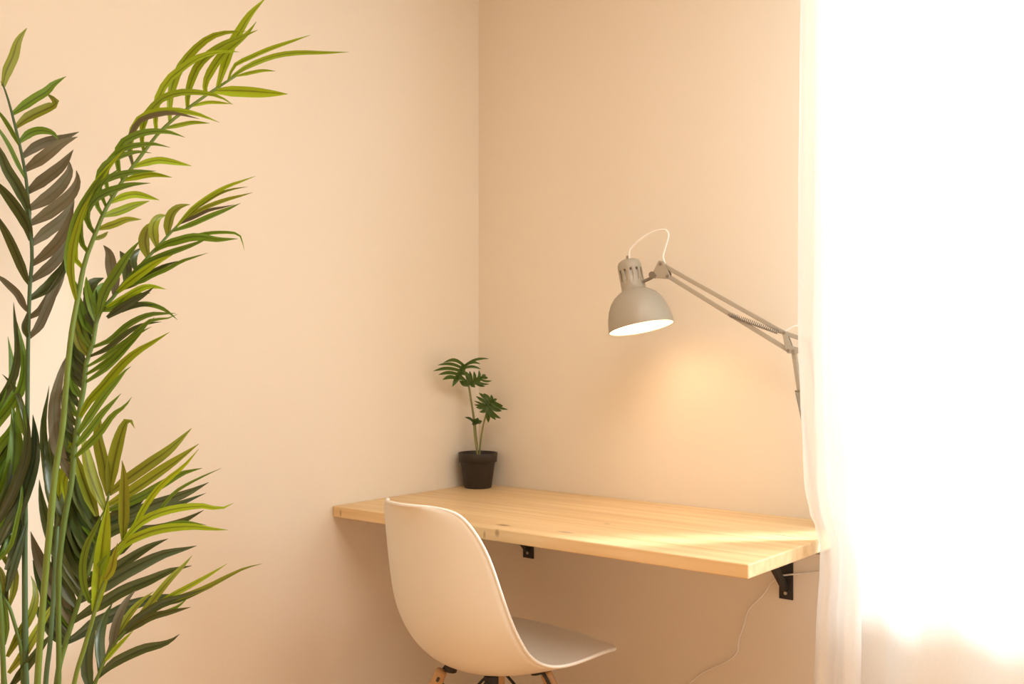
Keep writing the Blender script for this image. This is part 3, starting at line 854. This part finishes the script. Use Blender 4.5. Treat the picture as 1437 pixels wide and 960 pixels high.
# ------------------------------------------------------------------ palm
# Each frond: rachis points (measured x, y, metres into the room, stem width), stem colour, swing of its leaflets left / right
# of the rachis towards (-) or away from (+) the viewer, and its leaflets: colour, width, points from base to tip.
PD = 1.93          # the stems rise from the pot at this distance
FRONDS = [
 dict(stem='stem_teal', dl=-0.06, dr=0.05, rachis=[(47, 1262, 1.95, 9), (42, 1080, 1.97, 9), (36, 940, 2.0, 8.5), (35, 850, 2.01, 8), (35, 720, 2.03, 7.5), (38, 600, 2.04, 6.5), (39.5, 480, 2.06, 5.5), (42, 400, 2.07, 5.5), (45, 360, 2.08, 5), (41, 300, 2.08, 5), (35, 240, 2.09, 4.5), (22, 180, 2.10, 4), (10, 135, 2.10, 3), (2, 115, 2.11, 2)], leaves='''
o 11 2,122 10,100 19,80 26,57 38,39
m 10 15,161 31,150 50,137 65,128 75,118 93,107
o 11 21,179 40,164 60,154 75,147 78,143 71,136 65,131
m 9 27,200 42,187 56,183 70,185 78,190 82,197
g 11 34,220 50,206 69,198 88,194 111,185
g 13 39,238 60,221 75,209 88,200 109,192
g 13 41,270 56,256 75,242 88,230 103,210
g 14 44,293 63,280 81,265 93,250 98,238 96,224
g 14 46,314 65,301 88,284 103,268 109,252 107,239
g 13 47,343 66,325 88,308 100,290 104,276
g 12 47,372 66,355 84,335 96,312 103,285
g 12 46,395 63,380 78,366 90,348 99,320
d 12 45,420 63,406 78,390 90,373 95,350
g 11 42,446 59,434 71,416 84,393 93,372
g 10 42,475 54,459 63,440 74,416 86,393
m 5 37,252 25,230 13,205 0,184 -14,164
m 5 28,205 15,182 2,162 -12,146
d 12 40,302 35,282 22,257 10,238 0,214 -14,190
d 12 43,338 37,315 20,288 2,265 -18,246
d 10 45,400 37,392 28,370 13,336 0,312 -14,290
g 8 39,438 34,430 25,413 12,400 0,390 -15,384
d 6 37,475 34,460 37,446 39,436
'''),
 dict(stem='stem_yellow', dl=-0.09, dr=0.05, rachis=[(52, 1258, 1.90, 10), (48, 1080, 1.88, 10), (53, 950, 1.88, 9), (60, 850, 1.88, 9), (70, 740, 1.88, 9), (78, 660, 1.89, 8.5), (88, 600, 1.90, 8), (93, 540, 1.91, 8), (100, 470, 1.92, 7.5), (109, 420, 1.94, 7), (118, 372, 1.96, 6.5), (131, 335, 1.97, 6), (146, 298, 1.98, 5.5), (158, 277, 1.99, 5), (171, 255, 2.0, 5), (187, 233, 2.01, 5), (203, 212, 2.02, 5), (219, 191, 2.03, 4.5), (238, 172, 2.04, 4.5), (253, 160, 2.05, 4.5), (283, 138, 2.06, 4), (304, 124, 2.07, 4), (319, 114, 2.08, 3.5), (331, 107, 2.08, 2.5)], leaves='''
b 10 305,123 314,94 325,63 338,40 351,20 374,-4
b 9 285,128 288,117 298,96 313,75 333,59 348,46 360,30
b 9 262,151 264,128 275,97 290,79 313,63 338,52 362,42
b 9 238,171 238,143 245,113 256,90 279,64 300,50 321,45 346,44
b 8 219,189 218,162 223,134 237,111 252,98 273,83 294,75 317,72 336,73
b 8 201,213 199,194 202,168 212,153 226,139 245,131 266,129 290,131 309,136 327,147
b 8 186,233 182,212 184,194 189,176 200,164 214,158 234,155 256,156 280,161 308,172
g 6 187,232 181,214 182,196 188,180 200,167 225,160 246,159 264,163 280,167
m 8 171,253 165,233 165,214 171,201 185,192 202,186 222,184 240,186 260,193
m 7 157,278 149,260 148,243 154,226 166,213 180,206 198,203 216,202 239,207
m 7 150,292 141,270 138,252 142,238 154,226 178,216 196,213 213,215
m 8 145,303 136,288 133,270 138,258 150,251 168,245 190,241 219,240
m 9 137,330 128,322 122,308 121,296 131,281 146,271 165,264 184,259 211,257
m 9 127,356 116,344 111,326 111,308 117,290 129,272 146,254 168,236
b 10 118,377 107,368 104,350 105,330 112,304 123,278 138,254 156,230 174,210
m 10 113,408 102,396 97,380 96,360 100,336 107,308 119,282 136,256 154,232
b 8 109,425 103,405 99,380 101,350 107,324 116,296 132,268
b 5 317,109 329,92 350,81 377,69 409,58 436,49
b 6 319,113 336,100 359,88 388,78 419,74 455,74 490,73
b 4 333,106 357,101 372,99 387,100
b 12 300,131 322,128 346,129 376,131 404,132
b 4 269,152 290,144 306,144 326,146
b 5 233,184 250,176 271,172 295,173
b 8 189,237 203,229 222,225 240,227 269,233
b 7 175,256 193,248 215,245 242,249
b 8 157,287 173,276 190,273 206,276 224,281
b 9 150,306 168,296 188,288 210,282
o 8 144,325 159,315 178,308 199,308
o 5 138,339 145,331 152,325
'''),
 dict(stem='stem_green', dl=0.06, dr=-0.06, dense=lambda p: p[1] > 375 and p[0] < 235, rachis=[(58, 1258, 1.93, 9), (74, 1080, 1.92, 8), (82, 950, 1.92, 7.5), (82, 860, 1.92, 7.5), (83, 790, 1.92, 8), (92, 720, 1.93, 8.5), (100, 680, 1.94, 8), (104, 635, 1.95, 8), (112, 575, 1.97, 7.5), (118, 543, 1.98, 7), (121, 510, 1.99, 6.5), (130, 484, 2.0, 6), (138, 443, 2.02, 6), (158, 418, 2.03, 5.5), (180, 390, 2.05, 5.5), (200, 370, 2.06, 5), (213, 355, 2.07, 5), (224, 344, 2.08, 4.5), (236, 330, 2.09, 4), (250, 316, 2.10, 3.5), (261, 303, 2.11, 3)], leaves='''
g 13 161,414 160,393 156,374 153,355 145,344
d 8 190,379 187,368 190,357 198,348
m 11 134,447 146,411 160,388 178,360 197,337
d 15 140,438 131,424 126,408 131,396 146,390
d 11 176,395 178,376 174,362 168,352
o 12 205,359 202,340 204,325 209,316 216,311
o 11 220,346 216,331 216,316 223,305 234,302
o 10 235,330 236,315 240,300 249,291 258,288 267,287
m 11 141,436 136,420 142,404 152,396
m 9 135,453 131,440 126,420 122,400 121,388
m 10 130,470 121,455 115,436 110,410
m 10 125,487 116,468 110,446 105,424
o 10 122,499 112,483 106,461 103,438
d 12 118,524 108,510 103,493 102,476
d 9 116,545 105,528 101,509 103,492
d 9 111,572 100,555 95,540 93,520
d 10 106,597 95,583 92,561 90,536
d 10 103,622 93,608 88,590 87,570
d 9 100,650 92,636 87,618 85,600
g 14 97,672 82,632 77,597 77,565 82,538 89,512 96,496
d 10 86,735 72,692 65,650 61,612 62,584 66,562 69,541
b 5 245,320 268,295 293,276 318,262 337,255 359,247
o 4 250,314 268,297 287,284 305,273 324,266 348,262
o 5 252,316 274,299 293,289 318,280 337,275 355,270
g 4 254,317 274,304 293,295 312,291 330,287
m 6 243,326 268,315 293,304 318,294 338,285
m 9 215,355 230,344 249,338 268,333 286,333 305,336 334,335
m 4 240,340 268,333 287,328 312,326 333,328 339,336 343,352
m 7 180,392 197,374 215,364 240,354 269,344 297,332
b 9 165,414 184,394 203,380 222,367 242,358
m 5 175,408 196,396 215,386 234,378 254,367 272,361 292,355
b 8 150,436 172,420 190,409 203,403 216,402 233,406
d 9 150,446 170,432 190,420 204,412 216,403
m 6 170,432 190,428 209,427 228,433 240,441 249,449
m 7 135,490 155,477 174,460 193,448 212,441 230,440 247,440
m 6 126,516 143,503 156,494 170,484 184,474 199,459 215,448 231,448 249,441
m 7 122,538 143,521 162,504 180,484 193,470 205,456 217,445
b 10 110,590 125,563 140,548 155,530 174,509 193,493 215,480 238,466
m 9 106,612 122,590 138,566 150,550 165,533 174,522 184,514
m 8 103,644 124,624 141,606 158,583 175,570 185,557
b 10 118,592 107,612 97,642 87,670 83,690 87,711
b 8 108,630 98,655 90,676 92,700 90,712
'''),
 dict(stem='stem_green', dl=0.05, dr=0.03, dense=lambda p: p[0] < 118, rachis=[(66, 1258, 1.99, 8), (72, 1080, 2.03, 8), (80, 955, 2.05, 8), (93, 900, 2.06, 7.5), (105, 862, 2.07, 7), (112, 840, 2.07, 6.5), (125, 800, 2.08, 5.5), (138, 755, 2.09, 5), (147, 720, 2.10, 4), (153, 692, 2.10, 3)], leaves='''
o 14 154,690 158,653 167,615 175,594 182,589 189,601
o 13 153,696 145,653 137,615 139,590 140,577
o 13 147,716 131,675 122,640 116,606
o 13 136,724 122,687 111,656 104,632
d 14 139,752 127,728 112,700 104,675 100,650
d 14 134,773 120,745 104,712 97,684
d 14 127,797 112,770 100,740 94,708
d 14 120,818 107,798 96,768 88,736 84,704
d 13 113,838 98,812 80,775 66,735 58,700 55,673
d 13 108,852 96,835 83,808 72,780
g 17 99,875 90,852 80,833 66,808 52,776 43,746
d 14 96,885 84,862 68,838 54,808 46,786
d 12 90,905 76,890 60,866 48,846
o 13 154,694 176,675 210,651 239,630 269,601
o 12 154,711 182,690 220,664 248,645 279,623
m 10 154,719 192,700 229,679 257,664 284,657
u 13 148,742 182,724 210,711 239,701 267,690 293,677
u 9 148,750 200,725 230,715 257,705 289,692
d 12 132,788 165,774 192,748 225,742 257,731 286,716
d 11 126,806 154,803 182,784 210,767 236,756
u 14 112,845 143,825 173,806 201,791 229,778 257,771 276,766
d 13 104,874 125,857 143,847 173,829 210,814 239,801 269,794
u 14 93,902 113,890 132,876 157,864 180,851 205,843 228,837 250,835
d 12 140,757 160,744 180,735 200,722
d 12 146,733 165,722 185,712 205,697
d 12 118,826 140,808 160,796 176,780
'''),
 dict(stem='stem_yellow', dl=-0.04, dr=-0.03, rachis=[(60, 1255, 1.86, 7), (84, 1080, 1.83, 7), (104, 960, 1.82, 6.5), (118, 910, 1.82, 6.5), (128, 876, 1.82, 6), (135, 850, 1.82, 5.5), (141, 830, 1.82, 5), (154, 795, 1.82, 4.5), (173, 758, 1.83, 4), (190, 735, 1.84, 2.5)], leaves='''
b 17 134,858 139,822 143,784 147,746 152,703
m 8 136,850 127,846 118,822 116,793 122,765 134,741 147,714
o 12 171,757 174,728 174,709 174,675 173,657 171,646
b 7 175,757 192,733 201,715 220,688 239,670 259,653 279,630
m 4 186,740 200,731 222,718 240,696 257,683 286,668 311,657
b 9 172,762 188,742 205,728 229,718 257,712 286,710 308,714 328,706
b 10 154,794 173,765 201,750 229,742 267,739 295,742 320,744
m 6 176,760 200,748 229,739 257,733 290,737
b 5 150,806 153,790 165,774 178,760
m 10 142,832 136,812 140,795 150,778
o 9 146,818 156,800 160,782 165,762
'''),
 dict(stem='stem_green', dl=0.05, dr=0.0, rachis=[(74, 1256, 1.92, 7), (108, 1080, 1.94, 6.5), (130, 972, 1.95, 6), (139, 946, 1.95, 5), (151, 918, 1.96, 4.5), (166, 897, 1.96, 4), (185, 879, 1.97, 3.5), (205, 862, 1.98, 3)], leaves='''
d 11 136,950 150,938 167,926 200,911 225,905 240,899 252,890
d 10 166,898 180,880 195,867 229,846 250,841 267,835 298,824
o 6 195,868 229,846 260,836 288,825 325,806 345,797 369,791
b 6 200,864 220,850 239,837 267,822 295,806 319,791
o 8 185,882 203,857 220,835 239,812 259,792 270,779
d 8 175,890 210,867 239,859 268,852
m 5 195,872 225,862 248,852 264,839
d 13 130,972 123,950 122,920 128,890 138,866
d 11 140,944 141,925 140,896 147,868 158,846
g 10 150,920 158,905 160,888 167,865 178,842 191,828
o 8 152,914 166,888 183,860 200,842 216,830
b 5 145,930 158,915 172,900 188,884
'''),
 dict(stem='stem_green', dl=-0.03, dr=0.04, rachis=[(40, 1258, 1.98, 7), (34, 1080, 2.0, 6), (32, 965, 2.0, 5.5), (30, 915, 2.0, 5.5), (24, 888, 2.0, 5), (14, 855, 2.0, 5), (5, 838, 2.0, 4), (-8, 820, 2.01, 4), (-25, 800, 2.02, 3)], leaves='''
o 8 12,852 19,830 21,806 14,794 5,782 -8,766
d 6 10,840 12,815 15,788 13,765 7,748 -6,736
o 7 14,846 6,820 0,800 -8,790
o 10 10,922 28,890 44,862 50,838 48,820 43,808
o 10 12,945 35,915 52,886 66,862 78,842
d 10 14,965 40,932 60,905 76,886
m 8 6,905 8,880 5,850 2,835 -4,820
'''),
 dict(stem='stem_green', dl=0.0, dr=0.04, dense=lambda p: True, rachis=[(33, 1258, 1.95, 9), (14, 1080, 1.97, 8), (6, 965, 1.98, 7.5), (3, 900, 1.98, 7), (-2, 820, 1.99, 7), (-12, 740, 2.0, 6), (-28, 660, 2.02, 5), (-50, 590, 2.04, 4)], leaves='''
d 9 -40,612 -14,582 5,556 18,532 24,508 25,485 21,450 19,424
m 10 -34,640 -8,600 14,572 29,548 34,524 34,502 28,470 24,452
m 11 -26,668 -2,628 15,606 27,580 33,566
m 13 -24,690 0,656 14,636 24,612 28,586
m 18 -14,730 6,694 18,662 22,628 21,596 17,566
d 12 -10,745 8,712 24,676 36,640 39,606 38,578
u 16 -6,770 14,736 28,706 40,672 48,640 49,610 46,582
d 6 38,606 34,582 28,562 17,540 3,525
m 5 -4,790 14,768 24,730 30,700 31,665
u 8 -6,775 8,742 20,722 34,694
u 9 8,800 18,775 28,742 36,712
u 8 10,830 20,796 30,762 38,732
m 10 36,612 30,590 28,570 24,548
m 14 -20,715 -6,690 8,660 20,640
'''),
 dict(stem='stem_teal', dl=0.0, dr=0.0, rachis=[(62, 1258, 1.96, 8), (60, 1080, 1.97, 7.5), (64, 962, 1.97, 7.5), (70, 905, 1.98, 7), (74, 850, 1.99, 6.5), (78, 780, 2.0, 6), (82, 720, 2.02, 5), (84, 690, 2.03, 4)], leaves='''
d 12 83,700 80,676 74,650 72,622 74,600
d 10 81,725 74,704 68,680 66,655
d 10 80,745 88,720 92,690 93,660
'''),
]


def make_palm():
    root_pt = survey(52, 1385, PD)
    root_pt.z = 0.0
    root = empty('palm', root_pt)
    tag(root, 'tall artificial palm with arching fronds standing against the left wall', 'palm')
    rx, ry = root_pt.x, root_pt.y
    mt = Matrix.Translation((rx, ry, 0))
    pot = MB().lathe([(0.001, 0.0), (0.095, 0.0), (0.10, 0.004), (0.128, 0.22), (0.132, 0.225), (0.134, 0.245), (0.130, 0.248), (0.122, 0.24), (0.118, 0.21)], 40, mt).build('pot', M['pot'], root, smooth=True)
    MB().lathe([(0.1195, 0.212), (0.06, 0.218), (0.001, 0.222)], 32, mt).build('soil', M['soil'], pot, smooth=True)
    rnd = random.Random(11)
    for fr in FRONDS:
        ra = fr['rachis']
        pts, rad = [], []
        for (px, py, d, w) in ra:
            pts.append(survey(px, py, d))
            rad.append(0.5 * w * d / F)
        # the foot of every stem stands in the soil
        pts.insert(0, Vector((rx + (pts[0].x - rx) * 0.5, ry + (pts[0].y - ry) * 0.5, 0.16)))
        rad.insert(0, rad[0])
        n = 70
        P = catmull(pts, n)
        ds = [0.0]
        for a, b in zip(pts, pts[1:]):
            ds.append(ds[-1] + (b - a).length)
        R = []
        for k in range(n):
            s = ds[-1] * k / (n - 1)
            i = 0
            while i < len(ds) - 2 and ds[i + 1] < s:
                i += 1
            u = (s - ds[i]) / (ds[i + 1] - ds[i])
            R.append((rad[i] + (rad[i + 1] - rad[i]) * u) * (1.14 if k % 9 == 4 and k < 34 else 1.0))
        frond = MB().tube(P, R, 8).build('frond', M[fr['stem']], root, smooth=True)
        rows = []
        for line in fr['leaves'].strip().split('\n'):
            c, w, *q = line.split()
            rows.append((c, float(w), [tuple(float(v) for v in s.split(',')) for s in q], 0.0))
        for (c, w, q, _), (c2, w2, q2, _) in list(zip(rows, rows[1:])):
            near = math.hypot(q[0][0] - q2[0][0], q[0][1] - q2[0][1]) < 34 and math.hypot(q[-1][0] - q2[-1][0], q[-1][1] - q2[-1][1]) < 70
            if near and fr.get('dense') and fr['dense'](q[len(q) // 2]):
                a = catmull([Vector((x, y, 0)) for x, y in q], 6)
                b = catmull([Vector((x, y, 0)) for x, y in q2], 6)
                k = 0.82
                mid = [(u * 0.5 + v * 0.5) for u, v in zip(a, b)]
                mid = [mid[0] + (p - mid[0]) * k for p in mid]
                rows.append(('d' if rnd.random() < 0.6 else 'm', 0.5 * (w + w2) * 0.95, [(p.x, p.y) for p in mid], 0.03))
        for c, w, q, back in rows:
            # nearest rachis point gives the distance at the base
            bx, by = q[0]
            best = min(range(len(ra) - 1), key=lambda i: seg_d(ra[i], ra[i + 1], bx, by)[0])
            dist, t = seg_d(ra[best], ra[best + 1], bx, by)
            D0 = ra[best][2] + (ra[best + 1][2] - ra[best][2]) * t
            if dist < 9:
                bx = ra[best][0] + (ra[best + 1][0] - ra[best][0]) * t
                by = ra[best][1] + (ra[best + 1][1] - ra[best][1]) * t
                q[0] = (bx, by)
            # which side of the rachis
            ax, ay = ra[best + 1][0] - ra[best][0], ra[best + 1][1] - ra[best][1]
            mid = q[len(q) // 2]
            right = (ax * (mid[1] - by) - ay * (mid[0] - bx)) > 0
            dz = (fr['dr'] if right else fr['dl']) + rnd.uniform(-0.022, 0.022) + back
            dip = rnd.uniform(-0.012, 0.006)
            L2 = [0.0]
            for a, b in zip(q, q[1:]):
                L2.append(L2[-1] + math.hypot(b[0] - a[0], b[1] - a[1]))
            cp = []
            for (x, y), s in zip(q, L2):
                t = s / L2[-1]
                d = D0 + dz * t ** 1.15 + dip * math.sin(math.pi * t)
                p = survey(x, y, d)
                while p.x < 0.015:
                    d -= 0.01
                    p = survey(x, y, d)
                cp.append(p)
            ns = 13
            C = catmull(cp, ns)
            tw0 = rnd.uniform(-0.5, 0.5)
            tw1 = tw0 + rnd.uniform(-0.45, 0.45)
            vs, fs, uv = [], [], []
            for i, p in enumerate(C):
                t = i / (ns - 1)
                tg = (C[min(i + 1, ns - 1)] - C[max(i - 1, 0)]).normalized()
                view = (p - EYE).normalized()
                side = tg.cross(view)
                side = side.normalized() if side.length > 1e-4 else RGT.copy()
                tw = tw0 + (tw1 - tw0) * t
                side = Quaternion(tg, tw) @ side
                nrm = side.cross(tg).normalized()
                wide = min(1.0, 0.40 + 2.4 * t) * (1 - max(0.0, (t - 0.45) / 0.55) ** 1.9)
                hw = 0.62 * w * (p - EYE).dot(FWD) / F * max(wide, 0.03) / max(0.8, math.cos(tw))
                vs += [p - side * hw, p + nrm * hw * 0.42, p + side * hw]
                uv += [(0.0, t), (0.5, t), (1.0, t)]
            for i in range(ns - 1):
                for k in (0, 1):
                    a = i * 3 + k
                    fs.append((a, a + 3, a + 4, a + 1))
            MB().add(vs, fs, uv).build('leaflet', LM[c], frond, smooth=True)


def seg_d(a, b, x, y):
    ax, ay, bx, by = a[0], a[1], b[0], b[1]
    l2 = (bx - ax) ** 2 + (by - ay) ** 2
    t = max(0.0, min(1.0, ((x - ax) * (bx - ax) + (y - ay) * (by - ay)) / l2))
    return math.hypot(ax + (bx - ax) * t - x, ay + (by - ay) * t - y), t


make_palm()
